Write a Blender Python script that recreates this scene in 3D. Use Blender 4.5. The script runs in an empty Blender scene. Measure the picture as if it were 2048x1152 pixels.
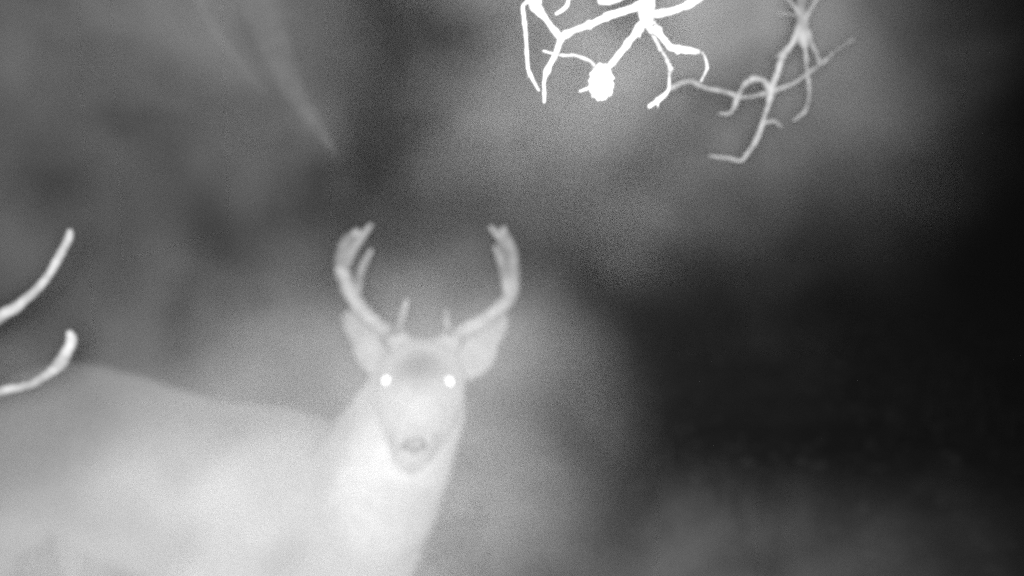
import bpy, math, random
import numpy as np
from mathutils import Vector, Matrix, noise
from mathutils.bvhtree import BVHTree

# ------------------------------------------------------------------ camera
sc = bpy.context.scene
F = 2196.0                                   # focal length in photograph pixels (2048 wide)
TH = math.radians(7.2)                       # trail camera strapped 1.5 m up, tilted down
CAM = Vector((0.0, 0.0, 1.5))
cd = bpy.data.cameras.new('trail_view')
cam = bpy.data.objects.new('trail_view', cd)
sc.collection.objects.link(cam)
cam.location = CAM
cam.rotation_euler = (math.radians(90) - TH, 0, 0)
cd.sensor_width = 36.0
cd.lens = 36.0 * F / 2048.0
cd.clip_start = 0.02
cd.clip_end = 600.0
cd.dof.use_dof = True
cd.dof.focus_distance = 0.86
cd.dof.aperture_fstop = 3.5
sc.camera = cam

# ------------------------------------------------------------------ night sky
w = bpy.data.worlds.new('World'); sc.world = w; w.use_nodes = True
nt = w.node_tree; nt.nodes.clear()
wo = nt.nodes.new('ShaderNodeOutputWorld'); bg = nt.nodes.new('ShaderNodeBackground')
sky = nt.nodes.new('ShaderNodeTexSky'); sky.sky_type = 'NISHITA'; sky.sun_disc = False
sky.sun_elevation = math.radians(-4); sky.sun_rotation = math.radians(200)
bw = nt.nodes.new('ShaderNodeRGBToBW')       # the camera records infrared: no colour
nt.links.new(sky.outputs[0], bw.inputs[0]); nt.links.new(bw.outputs[0], bg.inputs[0])
bg.inputs[1].default_value = 0.05
w.cycles.sampling_method = 'NONE'
nt.links.new(bg.outputs[0], wo.inputs[0])

# ------------------------------------------------------------------ infrared flash of the trail camera
ld = bpy.data.lights.new('infrared_flash', 'SPOT')
ld.energy = 345.0
ld.spot_size = math.radians(86); ld.spot_blend = 1.0
ld.shadow_soft_size = 0.06
flash = bpy.data.objects.new('infrared_flash', ld)
sc.collection.objects.link(flash)
flash.location = (0.0, -0.075, 1.512)     # ring of diodes round the lens
aim = Vector((-0.36, 2.2, 1.22)) - flash.location
flash.rotation_euler = aim.to_track_quat('-Z', 'Y').to_euler()

sc.view_settings.view_transform = 'Standard'; sc.view_settings.look = 'None'
sc.view_settings.exposure = 0.0; sc.view_settings.gamma = 1.0
cy = sc.cycles
cy.use_denoising = False
cy.max_bounces = 2; cy.diffuse_bounces = 1; cy.volume_bounces = 0; cy.transparent_max_bounces = 8
cy.sample_clamp_direct = 3.0; cy.sample_clamp_indirect = 1.0
cy.volume_step_rate = 7.0; cy.volume_max_steps = 128
cy.pixel_filter_type = 'BLACKMAN_HARRIS'; cy.filter_width = 3.2

# ------------------------------------------------------------------ helpers
rng = np.random.default_rng(7); random.seed(7)
FW = Vector((0, math.cos(TH), -math.sin(TH))); UP = Vector((0, math.sin(TH), math.cos(TH))); RT = Vector((1, 0, 0))

def at(px, py, d):
    """world point seen at photograph pixel (px, py), d metres ahead"""
    return CAM + RT * ((px - 1024) / F * d) + UP * ((576 - py) / F * d) + FW * d

def link(o, parent=None):
    sc.collection.objects.link(o)
    if parent is not None: o.parent = parent
    return o

def empty(name, loc, label, cat, group=None):
    o = link(bpy.data.objects.new(name, None)); o.location = loc; o.empty_display_size = 0.1
    o['label'] = label; o['category'] = cat
    if group: o['group'] = group
    return o

def mesh_obj(name, verts, faces, mat, parent=None, smooth=True, root=None):
    """verts in world space; root = top-level empty (unrotated) whose location is removed"""
    me = bpy.data.meshes.new(name)
    off = np.array(root.location) if root is not None else np.zeros(3)
    v = np.asarray(verts, dtype=float) - off
    me.from_pydata([tuple(p) for p in v], [], [tuple(int(i) for i in f) for f in faces])
    me.materials.append(mat)
    if smooth: me.polygons.foreach_set('use_smooth', [True] * len(me.polygons))
    me.update()
    return link(bpy.data.objects.new(name, me), parent)

def catmull(pts, n=6):
    P = [np.array(p, float) for p in pts]
    P = [2 * P[0] - P[1]] + P + [2 * P[-1] - P[-2]]
    out = []
    for i in range(1, len(P) - 2):
        for k in range(n):
            t = k / n
            a, b, c, d = P[i - 1], P[i], P[i + 1], P[i + 2]
            out.append(0.5 * (2 * b + (c - a) * t + (2 * a - 5 * b + 4 * c - d) * t * t + (3 * b - a - 3 * c + d) * t ** 3))
    out.append(P[-2])
    return np.array(out)

def tube(pts4, sides=10, rough=0.06, n=6, jag=0.0, seed=0, knob=0.0, spur=0.0, kink=0.0):
    """pts4: (x, y, z, radius) control points -> swept tube with knots (knob), side buds (spur) and straighter runs (kink)"""
    C = catmull(pts4, n)
    if kink:
        P = np.array(pts4, float); Ln = np.array([P[min(i // n, len(P) - 2)] * (1 - (i - n * min(i // n, len(P) - 2)) / n) + P[min(i // n, len(P) - 2) + 1] * ((i - n * min(i // n, len(P) - 2)) / n) for i in range(len(C))])
        C = C * (1 - kink) + Ln * kink
    pos, rad = C[:, :3].copy(), np.maximum(C[:, 3], 0.0004)
    if jag:
        for i in range(1, len(pos) - 1):
            pos[i] += np.array(noise.noise_vector(Vector(pos[i] * 37) + Vector((seed * 7.1, 0, 0)))) * jag
    if knob:
        arc = np.concatenate([[0], np.cumsum(np.linalg.norm(np.diff(pos, axis=0), axis=1))]); rs = random.Random(seed)
        x = rs.uniform(.2, 1) * 6 * rad.mean()
        while x < arc[-1]:
            k = rs.uniform(.4, 1.0) * knob; wdt = rad.mean() * rs.uniform(.6, 1.3)
            rad = rad * (1 + k * np.exp(-((arc - x) / wdt) ** 2)); x += rad.mean() * rs.uniform(6, 16)
    V, Fc = [], []
    t = pos[1] - pos[0]; t /= np.linalg.norm(t)
    ref = np.array((0, 0, 1.0)) if abs(t[2]) < 0.9 else np.array((1.0, 0, 0))
    u = np.cross(t, ref); u /= np.linalg.norm(u)
    m = len(pos); buds = []
    rb = random.Random(seed + 99)
    for i in range(m):
        t = pos[min(i + 1, m - 1)] - pos[max(i - 1, 0)]; t /= (np.linalg.norm(t) + 1e-9)
        u = u - t * np.dot(u, t); u /= (np.linalg.norm(u) + 1e-9); v = np.cross(t, u)
        if spur and 1 < i < m - 1 and rb.random() < spur:
            a = rb.uniform(0, 6.28); buds.append((pos[i], t, u * math.cos(a) + v * math.sin(a), rad[i], rb.uniform(1.6, 3.2)))
        for s in range(sides):
            a = 2 * math.pi * s / sides
            r = rad[i] * (1 + rough * noise.noise(Vector(pos[i] * 220 + np.array((s * 1.7, seed, 0)))) * 2)
            V.append(pos[i] + (u * math.cos(a) + v * math.sin(a)) * r)
    for i in range(m - 1):
        for s in range(sides):
            a, b = i * sides + s, i * sides + (s + 1) % sides
            Fc.append((a, b, b + sides, a + sides))
    for e, i in ((0, 0), (1, m - 1)):                      # rounded ends
        t = (pos[0] - pos[1]) if e == 0 else (pos[-1] - pos[-2]); t /= (np.linalg.norm(t) + 1e-9)
        k = len(V); V.append(pos[i] + t * rad[i] * 0.7)
        for s in range(sides):
            a, b = i * sides + s, i * sides + (s + 1) % sides
            Fc.append((b, a, k) if e == 0 else (a, b, k))
    for p, t, d, r, l in buds:                             # little side buds
        k = len(V); q = np.cross(t, d); w_ = r * .55
        for j in range(5):
            a = 2 * math.pi * j / 5; V.append(p + d * r * .5 + (t * math.cos(a) + q * math.sin(a)) * w_)
        V.append(p + d * r * l + t * r * l * .6)
        for j in range(5): Fc.append((k + j, k + (j + 1) % 5, k + 5))
    return V, Fc

# ------------------------------------------------------------------ materials (grey: infrared record)
def material(name, v0, v1, scale=8.0, rough=0.8, bump=0.3, dist=0.01, spec=0.2, detail=6):
    m = bpy.data.materials.new(name); m.use_nodes = True
    n = m.node_tree; b = n.nodes['Principled BSDF']
    tc = n.nodes.new('ShaderNodeTexCoord')
    nz = n.nodes.new('ShaderNodeTexNoise'); nz.inputs['Scale'].default_value = scale; nz.inputs['Detail'].default_value = detail
    n.links.new(tc.outputs['Object'], nz.inputs['Vector'])
    rp = n.nodes.new('ShaderNodeValToRGB')
    rp.color_ramp.elements[0].position = 0.32; rp.color_ramp.elements[1].position = 0.68
    rp.color_ramp.elements[0].color = (v0, v0, v0, 1); rp.color_ramp.elements[1].color = (v1, v1, v1, 1)
    n.links.new(nz.outputs[0], rp.inputs[0]); n.links.new(rp.outputs[0], b.inputs['Base Color'])
    b.inputs['Roughness'].default_value = rough; b.inputs['Specular IOR Level'].default_value = spec
    if bump:
        bp = n.nodes.new('ShaderNodeBump'); bp.inputs['Strength'].default_value = bump; bp.inputs['Distance'].default_value = dist
        n2 = n.nodes.new('ShaderNodeTexNoise'); n2.inputs['Scale'].default_value = scale * 5; n2.inputs['Detail'].default_value = 4
        n.links.new(tc.outputs['Object'], n2.inputs['Vector'])
        n.links.new(n2.outputs[0], bp.inputs['Height']); n.links.new(bp.outputs[0], b.inputs['Normal'])
    return m

M = {}
M['bark'] = material('grey_bark', 0.20, 0.34, 60, 0.85, 0.5, 0.001)
M['trunk'] = material('trunk_bark', 0.10, 0.24, 14, 0.9, 0.8, 0.01)
M['antler'] = material('antler_bone', 0.30, 0.46, 50, 0.6, 0.3, 0.001)
M['soil'] = material('forest_soil', 0.05, 0.12, 3.0, 0.95, 0.6, 0.03)
M['grass'] = material('dry_grass', 0.06, 0.13, 5.0, 0.8, 0.0)
M['leaf'] = material('dead_leaf', 0.05, 0.09, 2.5, 0.7, 0.0)
M['weed'] = material('weed_leaf', 0.03, 0.06, 12, 0.6, 0.2, 0.002)
M['nose'] = material('wet_nose', 0.15, 0.22, 90, 0.45, 0.5, 0.001, 0.4)
M['hoof'] = material('dark_hoof', 0.04, 0.08, 40, 0.5, 0.3, 0.001)
M['seed'] = material('seed_scales', 0.34, 0.55, 120, 0.8, 0.3, 0.001)

m = bpy.data.materials.new('eye_shine'); m.use_nodes = True     # reflecting layer behind the pupil
b = m.node_tree.nodes['Principled BSDF']
b.inputs['Base Color'].default_value = (0.9, 0.9, 0.9, 1); b.inputs['Metallic'].default_value = 1.0; b.inputs['Roughness'].default_value = 0.58
M['eye'] = m

m = bpy.data.materials.new('deer_coat'); m.use_nodes = True
n = m.node_tree; b = n.nodes['Principled BSDF']
ca = n.nodes.new('ShaderNodeVertexColor'); ca.layer_name = 'coat'
tc = n.nodes.new('ShaderNodeTexCoord')
nz = n.nodes.new('ShaderNodeTexNoise'); nz.inputs['Scale'].default_value = 35; nz.inputs['Detail'].default_value = 6
n.links.new(tc.outputs['Object'], nz.inputs['Vector'])
mr = n.nodes.new('ShaderNodeMapRange'); mr.inputs['From Min'].default_value = 0.3; mr.inputs['From Max'].default_value = 0.7
mr.inputs['To Min'].default_value = 0.86; mr.inputs['To Max'].default_value = 1.12
n.links.new(nz.outputs[0], mr.inputs['Value'])
mx = n.nodes.new('ShaderNodeVectorMath'); mx.operation = 'SCALE'
n.links.new(ca.outputs[0], mx.inputs[0]); n.links.new(mr.outputs[0], mx.inputs['Scale'])
n.links.new(mx.outputs[0], b.inputs['Base Color'])
b.inputs['Roughness'].default_value = 0.9; b.inputs['Specular IOR Level'].default_value = 0.1
b.inputs['Sheen Weight'].default_value = 0.6; b.inputs['Sheen Roughness'].default_value = 0.6
bp = n.nodes.new('ShaderNodeBump'); bp.inputs['Strength'].default_value = 0.5; bp.inputs['Distance'].default_value = 0.004
n2 = n.nodes.new('ShaderNodeTexNoise'); n2.inputs['Scale'].default_value = 160; n2.inputs['Detail'].default_value = 3
n.links.new(tc.outputs['Object'], n2.inputs['Vector']); n.links.new(n2.outputs[0], bp.inputs['Height'])
n.links.new(bp.outputs[0], b.inputs['Normal'])
M['coat'] = m

# ------------------------------------------------------------------ ground: one sheet to the horizon
def gz(x, y):
    z = 0.05 * noise.noise(Vector((x * 0.6, y * 0.6, 3.1))) + 0.02 * noise.noise(Vector((x * 2.3, y * 2.3, 9.0)))
    return z
def axis(lo, hi, step, far):
    a = list(np.arange(lo, hi + 1e-6, step)); s = step
    while a[-1] < far: s *= 1.35; a.append(a[-1] + s)
    s = step
    while a[0] > -far: s *= 1.35; a.insert(0, a[0] - s)
    return a
xs, ys = axis(-4, 5, 0.12, 300), axis(-1, 10, 0.12, 300)
V = [(x, y, gz(x, y)) for y in ys for x in xs]
nx = len(xs)
Fc = [(j * nx + i, j * nx + i + 1, (j + 1) * nx + i + 1, (j + 1) * nx + i) for j in range(len(ys) - 1) for i in range(nx - 1)]
g = mesh_obj('ground', V, Fc, M['soil']); g['kind'] = 'structure'

# dry grass, uncountable
V, Fc = [], []
for k in range(8000):
    y = 1.0 + 8.0 * rng.random() ** 0.8; x = rng.uniform(-0.62 * y - 0.8, 0.62 * y + 0.8)
    if noise.noise(Vector((x * 0.9, y * 0.9, 5))) < -0.12 + 0.3 * rng.random(): continue
    h = rng.uniform(0.05, 0.20); a = rng.uniform(0, 6.283); l = rng.uniform(0.1, 0.9) * h; wd = rng.uniform(0.002, 0.005)
    dx, dy = math.cos(a), math.sin(a); z = gz(x, y) - 0.01; i = len(V)
    V += [(x - dy * wd, y + dx * wd, z), (x + dy * wd, y - dx * wd, z),
          (x + dx * l * .35 - dy * wd * .8, y + dy * l * .35 + dx * wd * .8, z + h * .6), (x + dx * l * .35 + dy * wd * .8, y + dy * l * .35 - dx * wd * .8, z + h * .6),
          (x + dx * l, y + dy * l, z + h * .9)]
    Fc += [(i, i + 1, i + 3, i + 2), (i + 2, i + 3, i + 4)]
o = mesh_obj('grass', V, Fc, M['grass']); o['kind'] = 'stuff'; o['label'] = 'thin dry grass growing over the forest floor'; o['category'] = 'grass'

# leaf litter, uncountable
V, Fc = [], []
for k in range(9000):
    y = 1.0 + 8.5 * rng.random() ** 0.8; x = rng.uniform(-0.62 * y - 0.8, 0.62 * y + 0.8)
    s = rng.uniform(0.02, 0.05); a = rng.uniform(0, 6.283); dx, dy = math.cos(a) * s, math.sin(a) * s
    z = gz(x, y) + rng.uniform(0.008, 0.03); c1, c2 = rng.uniform(-.4, .9, 2) * s; i = len(V)
    V += [(x - dx, y - dy, z + c1 * .5), (x + dy * .5, y - dx * .5, z + c2 * .3), (x + dx, y + dy, z + c1), (x - dy * .5, y + dx * .5, z + c2), (x, y, z)]
    Fc += [(i, i + 1, i + 4), (i + 1, i + 2, i + 4), (i + 2, i + 3, i + 4), (i + 3, i, i + 4)]
o = mesh_obj('leaf_litter', V, Fc, M['leaf'], smooth=False); o['kind'] = 'stuff'; o['label'] = 'fallen dead leaves littering the ground'; o['category'] = 'leaves'

# ------------------------------------------------------------------ mist and haze
def box_obj(name, lo, hi, mat):
    V = [(x, y, z) for x in (lo[0], hi[0]) for y in (lo[1], hi[1]) for z in (lo[2], hi[2])]
    Fc = [(0, 1, 3, 2), (4, 6, 7, 5), (0, 4, 5, 1), (2, 3, 7, 6), (0, 2, 6, 4), (1, 5, 7, 3)]
    return mesh_obj(name, V, Fc, mat, smooth=False)

def mist_volume(name, lo3, hi3, res, blobs, nscale, lo, hi, seed, warp=0.55):
    """closed box of air whose drifting density is worked out once, on a grid, by geometry nodes"""
    m = bpy.data.materials.new('drifting_mist'); m.use_nodes = True
    n = m.node_tree; n.nodes.clear()
    out = n.nodes.new('ShaderNodeOutputMaterial'); pv = n.nodes.new('ShaderNodeVolumePrincipled')
    pv.inputs['Color'].default_value = (0.97, 0.97, 0.97, 1); pv.inputs['Anisotropy'].default_value = -0.35
    pv.inputs['Density'].default_value = 1.0
    n.links.new(pv.outputs[0], out.inputs['Volume'])
    o = box_obj(name, lo3, hi3, m)
    ng = bpy.data.node_groups.new('mist_density', 'GeometryNodeTree'); L = ng.links.new
    ng.interface.new_socket('Geometry', in_out='INPUT', socket_type='NodeSocketGeometry')
    ng.interface.new_socket('Geometry', in_out='OUTPUT', socket_type='NodeSocketGeometry')
    go = ng.nodes.new('NodeGroupOutput'); pos = ng.nodes.new('GeometryNodeInputPosition').outputs[0]
    def vec(op, a, b):
        q = ng.nodes.new('ShaderNodeVectorMath'); q.operation = op; L(a, q.inputs[0])
        if op == 'SCALE': q.inputs['Scale'].default_value = b
        elif isinstance(b, tuple): q.inputs[1].default_value = b
        elif b is not None: L(b, q.inputs[1])
        return q.outputs['Value' if op == 'LENGTH' else 'Vector']
    def mth(op, a, b):
        q = ng.nodes.new('ShaderNodeMath'); q.operation = op
        for i, v in enumerate((a, b)):
            if isinstance(v, (int, float)): q.inputs[i].default_value = v
            else: L(v, q.inputs[i])
        return q.outputs[0]
    def remap(v, f0, f1, t0, t1, kind='LINEAR'):
        r = ng.nodes.new('ShaderNodeMapRange'); r.interpolation_type = kind
        for k, x in (('From Min', f0), ('From Max', f1), ('To Min', t0), ('To Max', t1)): r.inputs[k].default_value = x
        L(v, r.inputs['Value']); return r.outputs['Result']
    def nz(v, scale, detail, dist, sock):
        q = ng.nodes.new('ShaderNodeTexNoise'); q.inputs['Scale'].default_value = scale; q.inputs['Detail'].default_value = detail
        q.inputs['Distortion'].default_value = dist; q.inputs['Roughness'].default_value = 0.72; L(v, q.inputs['Vector']); return q.outputs[sock]
    wp = vec('ADD', pos, vec('SCALE', vec('SUBTRACT', nz(pos, 1.1, 2, 0, 'Color'), (0.5, 0.5, 0.5)), warp))
    total = None
    for c, s, amp in blobs:
        r = remap(vec('LENGTH', vec('DIVIDE', vec('SUBTRACT', wp, c), s), None), 1.0, 0.0, 0.0, amp, 'SMOOTHSTEP')
        total = r if total is None else mth('ADD', total, r)
    total = mth('MAXIMUM', total, 0.0)
    sh = vec('ADD', pos, (seed, seed * .7, 0.0))
    dn = mth('MULTIPLY', total, remap(nz(sh, nscale, 5, 0.6, 0), 0.40, 0.63, lo, hi))
    vc = ng.nodes.new('GeometryNodeVolumeCube'); L(dn, vc.inputs['Density'])
    vc.inputs['Min'].default_value = lo3; vc.inputs['Max'].default_value = hi3
    for k, q in zip('XYZ', res): vc.inputs['Resolution ' + k].default_value = q
    sm = ng.nodes.new('GeometryNodeSetMaterial'); sm.inputs['Material'].default_value = m
    L(vc.outputs[0], sm.inputs[0]); L(sm.outputs[0], go.inputs[0])
    md = o.modifiers.new('density', 'NODES'); md.node_group = ng
    return o

def P3(px, py, d): return tuple(at(px, py, d))
MIST = [
    (P3(-40, 180, 2.7), (1.1, 0.6, 1.1), 0.32),       # bank on the left
    (P3(480, 20, 2.9), (0.55, 0.5, 0.45), 0.45),
    (P3(590, 170, 2.3), (0.34, 0.35, 0.34), 0.22),
    (P3(620, 390, 2.7), (0.38, 0.4, 0.32), 0.22),
    (P3(900, 230, 2.5), (0.36, 1.0, 0.34), -0.24),    # a clear pocket
    (P3(140, 1150, 1.9), (0.8, 0.5, 0.48), 0.80),     # breath and vapour round the deer
    (P3(620, 1190, 1.60), (0.54, 0.4, 0.40), 1.2),
    (P3(790, 820, 1.70), (0.46, 0.35, 0.38), 0.55),
    (P3(330, 800, 2.2), (0.60, 0.35, 0.34), 0.22),
    (P3(500, 790, 2.8), (0.9, 0.4, 0.40), 0.52),
    (P3(930, 750, 2.5), (0.40, 0.5, 0.50), 0.48),
    (P3(1260, 130, 1.85), (0.62, 0.45, 0.44), 0.62),  # bank round the overhanging branch
    (P3(1270, 60, 0.95), (0.26, 0.24, 0.20), 0.08),  # faint puff added to give the near twigs a halo of glow
    (P3(1610, 50, 2.05), (0.46, 0.4, 0.38), 0.36),
    (P3(1350, 420, 2.7), (0.8, 0.6, 0.7), 0.06),
    (P3(1500, 1230, 3.2), (1.6, 0.7, 0.50), 0.38),     # low wisps on the right
]
mo = mist_volume('mist', (-2.9, 0.62, 0.02), (2.3, 4.2, 2.9), (156, 108, 86), MIST, 3.0, 0.06, 2.05, 4.0, 0.6)
mo['kind'] = 'stuff'; mo['label'] = 'pale drifting mist wrapped round the deer and the branches'; mo['category'] = 'mist'

m = bpy.data.materials.new('thin_haze'); m.use_nodes = True; n = m.node_tree; n.nodes.clear()
out = n.nodes.new('ShaderNodeOutputMaterial'); pv = n.nodes.new('ShaderNodeVolumePrincipled')
pv.inputs['Color'].default_value = (0.95, 0.95, 0.95, 1); pv.inputs['Density'].default_value = 0.0003; pv.inputs['Anisotropy'].default_value = 0.0
n.links.new(pv.outputs[0], out.inputs['Volume'])
ho = box_obj('haze', (-310, -310, -1.3), (310, 310, 6.5), m)
ho['kind'] = 'stuff'; ho['label'] = 'thin even haze filling the night air'; ho['category'] = 'haze'

# ------------------------------------------------------------------ deer: one continuous body from a blended distance field
class Field:
    def __init__(s, lo, hi, h):
        s.lo = np.array(lo, float); s.h = h
        s.n = np.ceil((np.array(hi) - s.lo) / h).astype(int) + 1
        s.f = np.full(tuple(s.n), 1.0, np.float32)
    def win(s, lo, hi):
        a = np.clip(np.floor((lo - s.lo) / s.h).astype(int), 0, s.n - 1); b = np.clip(np.ceil((hi - s.lo) / s.h).astype(int) + 1, 1, s.n)
        ax = [(s.lo[i] + s.h * np.arange(a[i], b[i])).astype(np.float32) for i in range(3)]
        return (slice(a[0], b[0]), slice(a[1], b[1]), slice(a[2], b[2])), ax
    def cone(s, a, b, ra, rb, k=0.03, side=None, fac=1.0, cut=False):
        a, b = np.array(a, float), np.array(b, float)
        R = max(ra, rb) * max(1, fac) + k + 0.06
        sl, ax = s.win(np.minimum(a, b) - R, np.maximum(a, b) + R)
        X, Y, Z = np.meshgrid(*ax, indexing='ij')
        d = b - a; L2 = float(d @ d) + 1e-12
        px, py, pz = X - a[0], Y - a[1], Z - a[2]
        t = np.clip((px * d[0] + py * d[1] + pz * d[2]) / L2, 0, 1)
        qx, qy, qz = px - t * d[0], py - t * d[1], pz - t * d[2]
        q2 = qx * qx + qy * qy + qz * qz
        if side is not None:
            e = np.array(side, float); e /= np.linalg.norm(e)
            c = qx * e[0] + qy * e[1] + qz * e[2]
            q2 = q2 - c * c + (c / fac) ** 2
        v = np.sqrt(q2) - (ra + t * (rb - ra))
        if side is not None and fac < 1: v = v * max(fac, 0.3)
        g = s.f[sl]
        if cut:
            v = -v; h = np.clip(0.5 + 0.5 * (v - g) / k, 0, 1); s.f[sl] = g * (1 - h) + v * h + k * h * (1 - h)
        else:
            h = np.clip(0.5 + 0.5 * (v - g) / k, 0, 1); s.f[sl] = v * (1 - h) + g * h - k * h * (1 - h)
    def chain(s, pts, k=0.03, side=None, fac=1.0):
        for p, q in zip(pts[:-1], pts[1:]):
            s.cone(p[:3], q[:3], p[3], q[3], k, side, fac)
    def mesh(s):
        f = s.f; ins = f < 0
        c = np.zeros(tuple(s.n - 1), np.int8)
        for dx in (0, 1):
            for dy in (0, 1):
                for dz in (0, 1):
                    c += ins[dx:s.n[0] - 1 + dx, dy:s.n[1] - 1 + dy, dz:s.n[2] - 1 + dz]
        act = (c > 0) & (c < 8)
        I = np.argwhere(act); idx = np.full(act.shape, -1, np.int32); idx[act] = np.arange(len(I))
        acc = np.zeros((len(I), 3)); cnt = np.zeros(len(I))
        cor = [(x, y, z) for x in (0, 1) for y in (0, 1) for z in (0, 1)]
        for i in range(8):
            for j in range(i + 1, 8):
                A, B = np.array(cor[i]), np.array(cor[j])
                if abs(A - B).sum() != 1: continue
                fa = f[tuple((I + A).T)]; fb = f[tuple((I + B).T)]
                mk = (fa < 0) != (fb < 0)
                t = np.where(mk, fa / np.where(mk, fa - fb, 1), 0)
                acc += np.where(mk[:, None], A + t[:, None] * (B - A), 0); cnt += mk
        V = s.lo + s.h * (I + acc / cnt[:, None])
        faces = []
        for axn in range(3):
            o1, o2 = (axn + 1) % 3, (axn + 2) % 3
            sa = [slice(None)] * 3; sb = [slice(None)] * 3; sa[axn] = slice(0, -1); sb[axn] = slice(1, None)
            A, B = ins[tuple(sa)], ins[tuple(sb)]
            E = np.argwhere(A != B)
            E = E[(E[:, o1] > 0) & (E[:, o2] > 0) & (E[:, o1] < s.n[o1] - 1) & (E[:, o2] < s.n[o2] - 1)]
            fl = A[tuple(E.T)]
            u = np.eye(3, dtype=int)[o1]; v = np.eye(3, dtype=int)[o2]
            q = np.stack([idx[tuple((E - u - v).T)], idx[tuple((E - v).T)], idx[tuple(E.T)], idx[tuple((E - u).T)]], 1)
            q[~fl] = q[~fl][:, ::-1]
            faces.append(q)
        return V, np.concatenate(faces)

def w4(p, r): return (p[0], p[1], p[2], r)
rump = np.array(at(80, 744, 3.15)); with_ = np.array(at(640, 866, 2.58))
fwd = with_ - rump; fwd[2] = 0; blen = np.linalg.norm(fwd); fwd /= blen          # heading of the trunk
side = np.array((-fwd[1], fwd[0], 0.0)); up = np.array((0, 0, 1.0))
def tp(s, l, z): 
    p = rump + fwd * s * blen + side * l; return np.array((p[0], p[1], z))
zr = rump[2]; zw = with_[2]
fld = Field((-1.75, 1.75, -0.02), (0.25, 3.75, 1.35), 0.0065)
# trunk
fld.chain([w4(tp(-0.04, 0, zr - .19), .13), w4(tp(.10, 0, zr - .20), .20), w4(tp(.34, 0, zr - .225), .22), w4(tp(.6, 0, zw - .225), .22),
           w4(tp(.86, 0, zw - .20), .205), w4(tp(1.10, 0, zw - .215), .165)], .10, side, 0.78)
fld.cone(tp(.78, 0, zw - .11), tp(1.0, 0, zw - .12), .085, .09, .10)              # withers
fld.cone(tp(-.02, 0, zr - .11), tp(.18, 0, zr - .10), .07, .08, .10, side, 1.2)  # croup
fld.chain([w4(tp(-.10, 0, zr - .06), .035), w4(tp(-.17, 0, zr - .12), .03), w4(tp(-.19, 0, zr - .26), .014)], .03)   # tail
# neck and head
N = lambda px, py, d: np.array(at(px, py, d))
fld.chain([w4(tp(1.02, 0, zw - .17), .165), w4(N(742, 985, 2.40), .132), w4(N(790, 890, 2.345), .112), w4(N(832, 805, 2.31), .088), w4(N(848, 755, 2.285), .066)], .07)
fld.chain([w4(N(848, 748, 2.26), .066), w4(N(846, 764, 2.20), .070), w4(N(838, 792, 2.15), .064), w4(N(833, 838, 2.10), .053), w4(N(827, 882, 2.055), .041)], .035, RT, 1.05)
fld.cone(N(842, 815, 2.22), N(826, 905, 2.08), .055, .030, .03)                   # jaw
for sgn in (-1, 1):
    ex = 836 + sgn * 62
    fld.cone(N(ex - sgn * 10, 752, 2.20), N(ex - sgn * 4, 740, 2.21), .022, .020, .025)     # brow
    fld.cone(N(ex - sgn * 8, 800, 2.18), N(834 + sgn * 38, 845, 2.12), .026, .018, .03)     # cheek
    fld.cone(N(829 + sgn * 20, 882, 2.035), N(829 + sgn * 16, 893, 2.03), .014, .012, .012) # nostril rim
    fld.cone(N(829 + sgn * 15, 886, 2.012), N(829 + sgn * 22, 882, 2.018), .006, .005, .006, cut=True)
    fld.cone(N(848 + sgn * 44, 695, 2.25), N(850 + sgn * 52, 672, 2.255), .022, .018, .02)  # pedicle
# ears: cupped leaves spread wide
for tip, mid, root in (((685, 616), (750, 694), (800, 738)), ((1017, 622), (951, 697), (900, 740))):
    T, Mi, Ro = N(*tip, 2.36), N(*mid, 2.31), N(*root, 2.28)
    axd = (T - Ro) / np.linalg.norm(T - Ro); nrm = np.array(-FW) + 0.0; nrm = nrm - axd * (nrm @ axd); nrm /= np.linalg.norm(nrm)
    Tq = Mi + (T - Mi) * .6
    fld.chain([w4(Ro, .030), w4(Mi + (Ro - Mi) * .4, .043), w4(Mi, .041), w4(Tq, .022), w4(T, .003)], .010, nrm, 0.34)
    for p, q, ra, rb in ((Mi + (Ro - Mi) * .25, Mi, .030, .038), (Mi, Tq, .038, .020)):
        fld.cone(p + nrm * .017, q + nrm * .015, ra, rb, .008, nrm, 0.40, cut=True)
# legs
def leg(s, l, front):
    if front:
        pts = [w4(tp(s, l, zw - .22), .085), w4(tp(s + .02, l * .95, .50), .06), w4(tp(s - .01, l * .9, .40), .042), w4(tp(s + .02, l * .9, .27), .030),
               w4(tp(s + .02, l * .9, .25), .027), w4(tp(s + .015, l * .9, .09), .018), w4(tp(s + .025, l * .9, .065), .022), w4(tp(s + .05, l * .9, .02), .024)]
    else:
        pts = [w4(tp(s, l * .8, zr - .18), .12), w4(tp(s + .08, l, .53), .085), w4(tp(s + .03, l, .44), .055), w4(tp(s - .09, l * .95, .34), .032),
               w4(tp(s - .10, l * .95, .31), .028), w4(tp(s - .075, l * .95, .09), .019), w4(tp(s - .065, l * .95, .065), .022), w4(tp(s - .04, l * .95, .02), .024)]
    fld.chain(pts, .03)
    return pts[-1]
feet = [leg(.93, .095, True), leg(.98, -.095, True), leg(.06, .10, False), leg(.0, -.10, False)]
dv, df = fld.mesh()
base = (float(tp(.5, 0, 0)[0]), float(tp(.5, 0, 0)[1]), 0.0)
deer = empty('deer', base, 'antlered buck facing the camera with glowing eyes in the mist', 'deer')
body = mesh_obj('body', dv, df, M['coat'], deer, root=deer)
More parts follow.
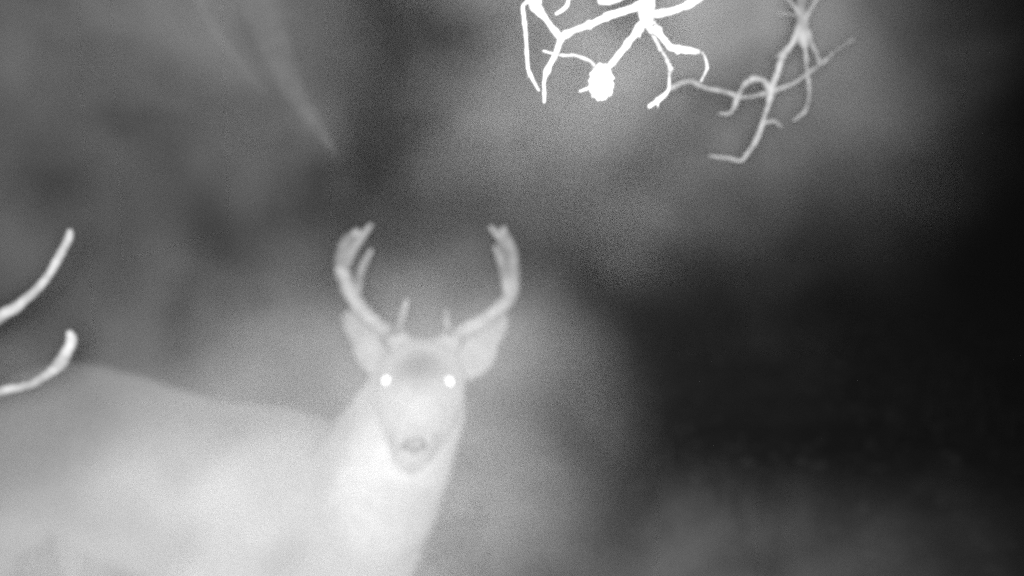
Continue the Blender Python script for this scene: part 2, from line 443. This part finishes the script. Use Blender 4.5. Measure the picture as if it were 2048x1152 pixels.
# coat pattern: grey brown back, pale muzzle band, eye rings, throat and belly, dark forehead
col = np.full(len(dv), 0.44)
def paint(c, r, val, soft=.6):
    global col
    d = np.linalg.norm(dv - np.array(c), axis=1) / r
    wgt = np.clip((1 - d) / soft, 0, 1); col = col * (1 - wgt) + val * wgt
belly = np.clip((0.55 - dv[:, 2]) / .08, 0, 1) * np.clip((dv[:, 2] - .40) / .05, 0, 1); col = col * (1 - belly) + .55 * belly
paint(N(800, 960, 2.24), .16, .70); paint(N(780, 1060, 2.26), .16, .55); paint(N(840, 905, 2.16), .075, .60)
for sgn in (-1, 1): paint(N(836 + sgn * 62, 775, 2.13), .045, .52); paint(N(848 + sgn * 105, 690, 2.24), .075, .50)
paint(N(836, 790, 2.10), .10, .50); paint(N(838, 750, 2.13), .062, .10); paint(N(836, 790, 2.10), .040, .20)
paint(N(829, 868, 2.01), .035, .34)
for sgn in (-1, 1): paint(N(828 + sgn * 40, 892, 2.05), .034, .13)
paint(N(828, 920, 2.06), .022, .20)  # mouth line and the shadow under the chin, painted into the coat
at_ = body.data.color_attributes.new('coat', 'FLOAT_COLOR', 'POINT')
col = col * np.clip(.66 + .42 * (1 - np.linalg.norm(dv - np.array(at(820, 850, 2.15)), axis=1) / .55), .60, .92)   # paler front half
buf = np.ones((len(dv), 4), np.float32); buf[:, :3] = col[:, None]; at_.data.foreach_set('color', buf.ravel())

# short fur standing off the skin, combed towards the tail and the ground
qa = dv[df]; fn = np.cross(qa[:, 2] - qa[:, 0], qa[:, 3] - qa[:, 1]); ar = np.linalg.norm(fn, axis=1); fn /= ar[:, None] + 1e-12
K = 70000; pick = rng.choice(len(df), K, p=ar / ar.sum())
uv = rng.random((K, 2)); q = qa[pick]
pt = (q[:, 0] * (1 - uv[:, :1]) + q[:, 1] * uv[:, :1]) * (1 - uv[:, 1:]) + (q[:, 3] * (1 - uv[:, :1]) + q[:, 2] * uv[:, :1]) * uv[:, 1:]
nn_ = fn[pick]; hc = np.array(at(838, 770, 2.2)); dh = np.linalg.norm(pt - hc, axis=1)
ln = np.where(dh < .2, rng.uniform(.004, .010, K), rng.uniform(.010, .024, K)) * np.clip(pt[:, 2] / .4, .25, 1)
comb = np.where((dh < .2)[:, None], np.array(FW) * .8 + np.array((0, 0, .5)), -fwd * .8 + np.array((0, 0, -.55)))
dr = nn_ * .55 + comb * .8 + rng.normal(0, .22, (K, 3)); dr -= nn_ * np.minimum((dr * nn_).sum(1) - .25, 0)[:, None]; dr /= np.linalg.norm(dr, axis=1)[:, None]
sd = np.cross(dr, nn_); sd /= np.linalg.norm(sd, axis=1)[:, None] + 1e-9; wd = rng.uniform(.0005, .0011, (K, 1))
ok = np.linalg.norm(pt - np.array(at(829, 884, 2.03)), axis=1) > .03
for ex in (774, 898): ok &= np.linalg.norm(pt - np.array(at(ex, 762, 2.14)), axis=1) > .028
sel = np.nonzero(ok)[0]
fv = np.stack([pt - sd * wd - nn_ * .002, pt + sd * wd - nn_ * .002, pt + dr * ln[:, None]], 1)[sel].reshape(-1, 3)
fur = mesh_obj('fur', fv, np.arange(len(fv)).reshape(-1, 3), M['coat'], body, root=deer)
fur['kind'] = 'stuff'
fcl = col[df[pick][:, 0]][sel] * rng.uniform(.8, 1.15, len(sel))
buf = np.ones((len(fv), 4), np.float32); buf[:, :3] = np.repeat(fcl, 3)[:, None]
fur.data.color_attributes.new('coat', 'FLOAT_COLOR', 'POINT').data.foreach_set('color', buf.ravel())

bvh = BVHTree.FromPolygons([Vector(p) for p in dv], [list(map(int, f)) for f in df])
def on_deer(px, py):
    d = (at(px, py, 1.0) - CAM).normalized(); return bvh.ray_cast(CAM, d)

def sphere(c, r, seg=16, rings=10, sc_=(1, 1, 1)):
    V, Fc = [], []
    for i in range(rings + 1):
        a = math.pi * i / rings
        for j in range(seg):
            p = 2 * math.pi * j / seg
            V.append((c[0] + r * sc_[0] * math.sin(a) * math.cos(p), c[1] + r * sc_[1] * math.sin(a) * math.sin(p), c[2] + r * sc_[2] * math.cos(a)))
    for i in range(rings):
        for j in range(seg):
            a, q = i * seg + j, i * seg + (j + 1) % seg
            Fc.append((a, a + seg, q + seg, q))
    return V, Fc
for px, py in ((774, 761), (898, 763)):
    h, nn, _, _ = on_deer(px, py)
    vd = (h - CAM).normalized(); c = h + vd * 0.001
    v, f = sphere((0, 0, 0), .0122, 20, 14, (1, 1, .36))
    q = vd.to_track_quat('Z', 'Y').to_matrix()
    v = [q @ Vector(p) + c for p in v]; mesh_obj('eye', v, f, M['eye'], deer, root=deer)
# nose pad with its two nostrils
h, nn, _, _ = on_deer(828, 890)
nq = h + (h - CAM).normalized() * .0095
v, f = sphere(nq, .017, 20, 14, (1.45, .75, 1.05)); nose = mesh_obj('nose', v, f, M['nose'], deer, root=deer)
for s_ in (-1, 1):
    v, f = sphere(nq + Vector((s_ * .017, -.0080, -.002)), .0065, 12, 8, (1.2, .6, .75)); mesh_obj('nostril', v, f, M['hoof'], nose, root=deer)
for ft in feet:
    for s_ in (-1, 1):
        c = np.array(ft[:3]) + side * s_ * .012
        V, Fc = tube([w4(c + up * .03 - fwd * .01, .017), w4(c + fwd * .01, .020), w4(c - up * .018 + fwd * .03, .014)], 10, 0.0, 3)
        mesh_obj('hoof', V, Fc, M['hoof'], deer, root=deer)

def wire(pts, k=1.0):
    """(px, py, distance, width in px) -> (x, y, z, r)"""
    return [w4(at(p[0], p[1], p[2]), k * p[3] * p[2] / F / 2) for p in pts]
ANT = [
    ([(790, 690, 2.25, 40), (770, 663, 2.28, 38), (722, 618, 2.29, 36), (692, 566, 2.28, 35), (683, 520, 2.26, 33), (692, 484, 2.20, 28), (714, 463, 2.14, 15)],
     [[(686, 545, 2.29, 28), (698, 515, 2.24, 27), (718, 480, 2.20, 22), (742, 450, 2.17, 10)],
      [(706, 596, 2.29, 28), (716, 572, 2.28, 24), (724, 535, 2.22, 21), (743, 500, 2.17, 10)],
      [(790, 672, 2.26, 24), (800, 650, 2.21, 21), (806, 628, 2.18, 17), (814, 600, 2.16, 10)]]),
    ([(902, 690, 2.25, 40), (922, 668, 2.28, 38), (978, 633, 2.29, 36), (1016, 596, 2.29, 35), (1025, 550, 2.28, 34), (1022, 500, 2.21, 28), (1006, 457, 2.14, 14)],
     [[(1023, 545, 2.28, 30), (1014, 505, 2.23, 26), (1002, 478, 2.19, 20), (981, 454, 2.16, 10)],
      [(1018, 592, 2.28, 28), (1010, 555, 2.27, 22), (1002, 522, 2.22, 19), (990, 494, 2.18, 10)],
      [(902, 674, 2.26, 22), (897, 655, 2.21, 18), (894, 640, 2.19, 14), (892, 622, 2.17, 9)]]),
]
for beam, tines in ANT:
    v, f = tube(wire(beam, .92), 14, .10, 8, .002, 5); A = mesh_obj('antler', v, f, M['antler'], deer, root=deer)
    for t in tines:
        v, f = tube(wire(t, .92), 12, .08, 7); mesh_obj('tine', v, f, M['antler'], A, root=deer)

# ------------------------------------------------------------------ overhanging tree on the right: glowing near branch, dimmer farther branch
root_r = Vector((2.05, 2.55, gz(2.05, 2.55)))
tree = empty('tree', root_r, 'bare tree dangling bright tangled twigs and a seed head into the top right', 'tree')
V, Fc = tube([w4(root_r + Vector((.05, .05, -.1)), .15), w4(root_r + Vector((0, 0, .15)), .115), w4(root_r + Vector((.03, .02, 1.3)), .09), w4(root_r + Vector((-.02, -.05, 2.5)), .075),
              w4(root_r + Vector((.1, 0, 4.0)), .05), w4(root_r + Vector((.05, 0, 5.2)), .02)], 16, .08, 8, .01, 1)
mesh_obj('trunk', V, Fc, M['trunk'], tree, root=tree)

def branch(parent, rt, stem, twigs, seed, mat='bark', jag=.004, spur=.03, knob=.22):
    v, f = tube(stem, 12, .10, 10, jag, seed, knob=knob, spur=spur)
    B = mesh_obj('branch', v, f, M[mat], parent, root=rt)
    for i, t in enumerate(twigs):
        v, f = tube(wire(t, .74), 9, .22, 10, jag * .5, seed + i, knob=.5, spur=.05, kink=.45); mesh_obj('twig', v, f, M[mat], B, root=rt)
    return B

p1 = root_r + Vector((-.02, -.05, 2.45))
s1 = [w4(p1, .035), w4(Vector((1.2, 1.6, 2.45)), .024), w4(Vector((.55, 1.0, 2.18)), .015)] + wire([(1285, -120, .86, 26), (1288, -30, .83, 30), (1292, 22, .82, 36), (1297, 50, .82, 22)])
near = branch(tree, tree, s1, [
    [(1290, 8, 0.823, 24), (1232, 28, 0.823, 20), (1172, 52, 0.827, 17), (1122, 75, 0.833, 19), (1110, 100, 0.835, 14), (1096, 138, 0.837, 14), (1090, 165, 0.840, 8), (1088, 205, 0.843, 7)],
    [(1122, 76, 0.833, 18), (1096, 42, 0.833, 15), (1074, 14, 0.833, 30), (1066, -20, 0.830, 34), (1060, -80, 0.827, 26)],
    [(1070, -4, 0.833, 10), (1046, 12, 0.837, 9), (1050, 62, 0.843, 10), (1059, 135, 0.847, 9), (1066, 152, 0.847, 8), (1079, 181, 0.853, 5)],
    [(1146, -30, 0.847, 9), (1138, 8, 0.847, 9), (1128, 20, 0.847, 9), (1112, 29, 0.847, 6)],
    [(1288, 40, 0.823, 28), (1252, 92, 0.823, 17), (1215, 134, 0.825, 15), (1208, 150, 0.827, 12)],
    [(1200, 150, 0.833, 9), (1180, 122, 0.853, 9), (1150, 112, 0.867, 8), (1120, 110, 0.877, 7), (1086, 102, 0.887, 5)],
    [(1196, 170, 0.833, 9), (1178, 175, 0.835, 8), (1161, 181, 0.837, 5)],
    [(1296, 30, 0.823, 24), (1345, 18, 0.820, 19), (1390, 0, 0.818, 18), (1470, -45, 0.812, 15)],
    [(1304, 48, 0.823, 24), (1326, 78, 0.827, 17), (1345, 96, 0.830, 19), (1366, 101, 0.833, 21), (1386, 103, 0.835, 18), (1406, 108, 0.847, 7), (1412, 135, 0.865, 8), (1402, 166, 0.885, 6)],
    [(1298, 54, 0.823, 16), (1312, 78, 0.837, 10), (1320, 100, 0.853, 10), (1334, 118, 0.865, 8), (1343, 136, 0.877, 14), (1340, 155, 0.887, 8), (1336, 180, 0.897, 8), (1318, 196, 0.897, 15), (1298, 213, 0.897, 12)],
], 3)
# seed head: a knobbly cluster of scales
sh = N(1203, 166, .82); V, Fc = [], []
ext = np.array((20, 26, 30)) * .82 / F
v, f = sphere(sh, 1.0, 14, 10, tuple(ext * .85)); V += v; Fc += f
for i in range(150):
    t = (i + .5) / 150; ph = i * 2.39996; zz = 1 - 2 * t; rr = math.sqrt(1 - zz * zz)
    d = np.array((rr * math.cos(ph), rr * math.sin(ph), zz)); c = sh + d * ext * rng.uniform(.80, 1.22); k = len(V)
    v, f = sphere(c, .0014 * rng.uniform(.6, 1.4), 6, 4); V += v; Fc += [tuple(q + k for q in ff) for ff in f]
mesh_obj('seed_head', V, Fc, M['seed'], near, root=tree)

p2 = root_r + Vector((-.02, -.05, 2.6))
s2 = [w4(p2, .03), w4(Vector((1.35, 2.0, 2.55)), .022)] + wire([(1640, -200, 1.537, 26), (1604, -60, 1.500, 24), (1605, 20, 1.443, 24), (1606, 62, 1.425, 30), (1609, 92, 1.425, 20)])
far_b = branch(tree, tree, s2, [
    [(1602, 50, 1.421, 20), (1584, 88, 1.421, 17), (1566, 112, 1.425, 21), (1552, 152, 1.429, 14), (1541, 184, 1.433, 22), (1536, 214, 1.433, 9), (1524, 250, 1.442, 12), (1512, 285, 1.442, 15), (1500, 300, 1.450, 11), (1484, 321, 1.450, 7), (1455, 316, 1.454, 7), (1418, 312, 1.458, 5)],
    [(1527, 246, 1.442, 7), (1548, 243, 1.442, 7), (1563, 254, 1.450, 5)],
    [(1609, 80, 1.421, 12), (1612, 128, 1.433, 7), (1616, 162, 1.442, 9), (1620, 195, 1.450, 7), (1611, 222, 1.450, 7), (1586, 241, 1.458, 5)],
    [(1614, 60, 1.421, 16), (1630, 100, 1.429, 10), (1640, 126, 1.433, 9)],
    [(1335, 180, 1.374, 9), (1378, 162, 1.382, 13), (1420, 176, 1.391, 9), (1470, 190, 1.408, 10), (1500, 194, 1.416, 7), (1541, 184, 1.433, 14), (1582, 170, 1.442, 9), (1625, 140, 1.450, 11), (1652, 118, 1.458, 13), (1680, 98, 1.476, 8), (1710, 76, 1.492, 5)],
    [(1541, 182, 1.433, 18), (1528, 160, 1.429, 13), (1506, 156, 1.425, 16), (1490, 168, 1.421, 9), (1482, 182, 1.416, 6), (1472, 198, 1.416, 15), (1466, 216, 1.416, 7), (1456, 227, 1.416, 6), (1438, 228, 1.416, 5)],
    [(1608, 40, 1.421, 10), (1626, 8, 1.416, 8), (1650, -24, 1.416, 7)],
    [(1600, 30, 1.425, 9), (1580, 4, 1.429, 7), (1556, -20, 1.433, 6)],
    [(1606, 36, 1.429, 7), (1585, 29, 1.442, 6), (1552, 27, 1.458, 4)],
], 31)

# ------------------------------------------------------------------ sapling at the left edge: two curved twigs
root_l = Vector((-1.42, 1.75, gz(-1.42, 1.75)))
sap = empty('sapling', root_l, 'slender bare sapling poking two curved blunt twigs in from the left edge', 'sapling')
V, Fc = tube([w4(root_l + Vector((0, 0, -.05)), .04), w4(root_l + Vector((.02, 0, .5)), .030), w4(root_l + Vector((-.01, .02, 1.1)), .024), w4(root_l + Vector((.03, 0, 1.8)), .015), w4(root_l + Vector((.0, .03, 2.4)), .006)], 12, .08, 8, .006, 5)
mesh_obj('trunk', V, Fc, M['bark'], sap, root=sap)
branch(sap, sap, [w4(root_l + Vector((.02, 0, .62)), .016), w4(at(-300, 770, 1.50), .012)] + wire([(-90, 684, 1.497, 27), (0, 634, 1.460, 27), (45, 604, 1.451, 20), (92, 556, 1.432, 17), (124, 506, 1.423, 17), (138, 476, 1.413, 17), (142, 462, 1.413, 13)]), [], 41, jag=.002, spur=0.0, knob=.07)
branch(sap, sap, [w4(root_l + Vector((.0, 0, .42)), .015), w4(at(-280, 860, 1.50), .011)] + wire([(-90, 810, 1.506, 20), (0, 784, 1.478, 20), (60, 768, 1.470, 18), (98, 744, 1.460, 20), (118, 728, 1.460, 28), (132, 704, 1.451, 25), (142, 682, 1.451, 22), (141, 664, 1.451, 15)]), [], 47, jag=.002, spur=0.0, knob=.07)

# ------------------------------------------------------------------ leaning tree in the mist behind
root_b = Vector((-2.6, 4.4, gz(-2.6, 4.4)))
bt = empty('tree', root_b, 'faint tree with drooping boughs half lost in the mist behind the buck', 'tree')
V, Fc = tube([w4(root_b + Vector((0, 0, -.1)), .17), w4(root_b + Vector((0, 0, .2)), .13), w4(root_b + Vector((.05, 0, 1.6)), .11), w4(root_b + Vector((.1, 0, 3.0)), .09), w4(root_b + Vector((.0, .1, 5)), .03)], 16, .08, 8, .01, 9)
mesh_obj('trunk', V, Fc, M['trunk'], bt, root=bt)
j = root_b + Vector((.1, 0, 3.0))
branch(bt, bt, [w4(j, .06), w4(at(200, -260, 4.4), .075)] + wire([(420, -180, 4.3, 84), (505, -40, 4.2, 84), (545, 80, 4.1, 72), (584, 176, 4.05, 50), (626, 240, 4.0, 30), (652, 278, 4.0, 15), (672, 312, 4.0, 5)]),
       [[(425, -160, 4.3, 40), (392, -20, 4.25, 28), (432, 62, 4.2, 24), (472, 116, 4.2, 18), (505, 158, 4.2, 11), (528, 190, 4.2, 4)]], 61, 'trunk')

# ------------------------------------------------------------------ low weeds right of the buck's chest
def weed(px, d, h, nl, seed, label):
    r = np.random.default_rng(seed)
    p = at(px, 1080, d); x, y = p.x, p.y; z = gz(x, y)
    e = empty('weed', (x, y, z), label, 'weed', 'low weeds beyond the buck')
    top = np.array((x + r.uniform(-.05, .05), y, z + h))
    V, Fc = tube([w4((x, y, z - .02), .004), w4((x + .01, y, z + h * .5), .003), w4(top, .0015)], 6, 0, 4); mesh_obj('stem', V, Fc, M['weed'], e, root=e)
    for i in range(nl):
        t = r.uniform(.86, 1); c = np.array((x, y, z)) * (1 - t) + top * t; a = r.uniform(0, 6.28); l = r.uniform(.03, .06); wd = l * .22
        d1 = np.array((math.cos(a), math.sin(a), r.uniform(-.15, .2))); d1 /= np.linalg.norm(d1); s1_ = np.cross(d1, (0, 0, 1)); s1_ /= np.linalg.norm(s1_)
        nrm = np.cross(s1_, d1)
        V = [c, c + d1 * l * .35 + s1_ * wd, c + d1 * l * .35 - s1_ * wd, c + d1 * l * .7 + s1_ * wd * .8 - nrm * .004, c + d1 * l * .7 - s1_ * wd * .8 - nrm * .004, c + d1 * l - nrm * .012,
             c + d1 * l * .35 - nrm * .006, c + d1 * l * .7 - nrm * .012]
        mesh_obj('leaf', V, [(0, 1, 6), (0, 6, 2), (1, 3, 7, 6), (6, 7, 4, 2), (3, 5, 7), (7, 5, 4)], M['weed'], e, root=e)
weed(905, 2.05, .82, 26, 1, 'thin dark weed nearest to the right side of the neck')
weed(948, 2.10, .81, 28, 2, 'middle dark weed of the three right of the chest')
weed(992, 2.08, .84, 26, 3, 'dark weed farthest right of the three beside the chest')
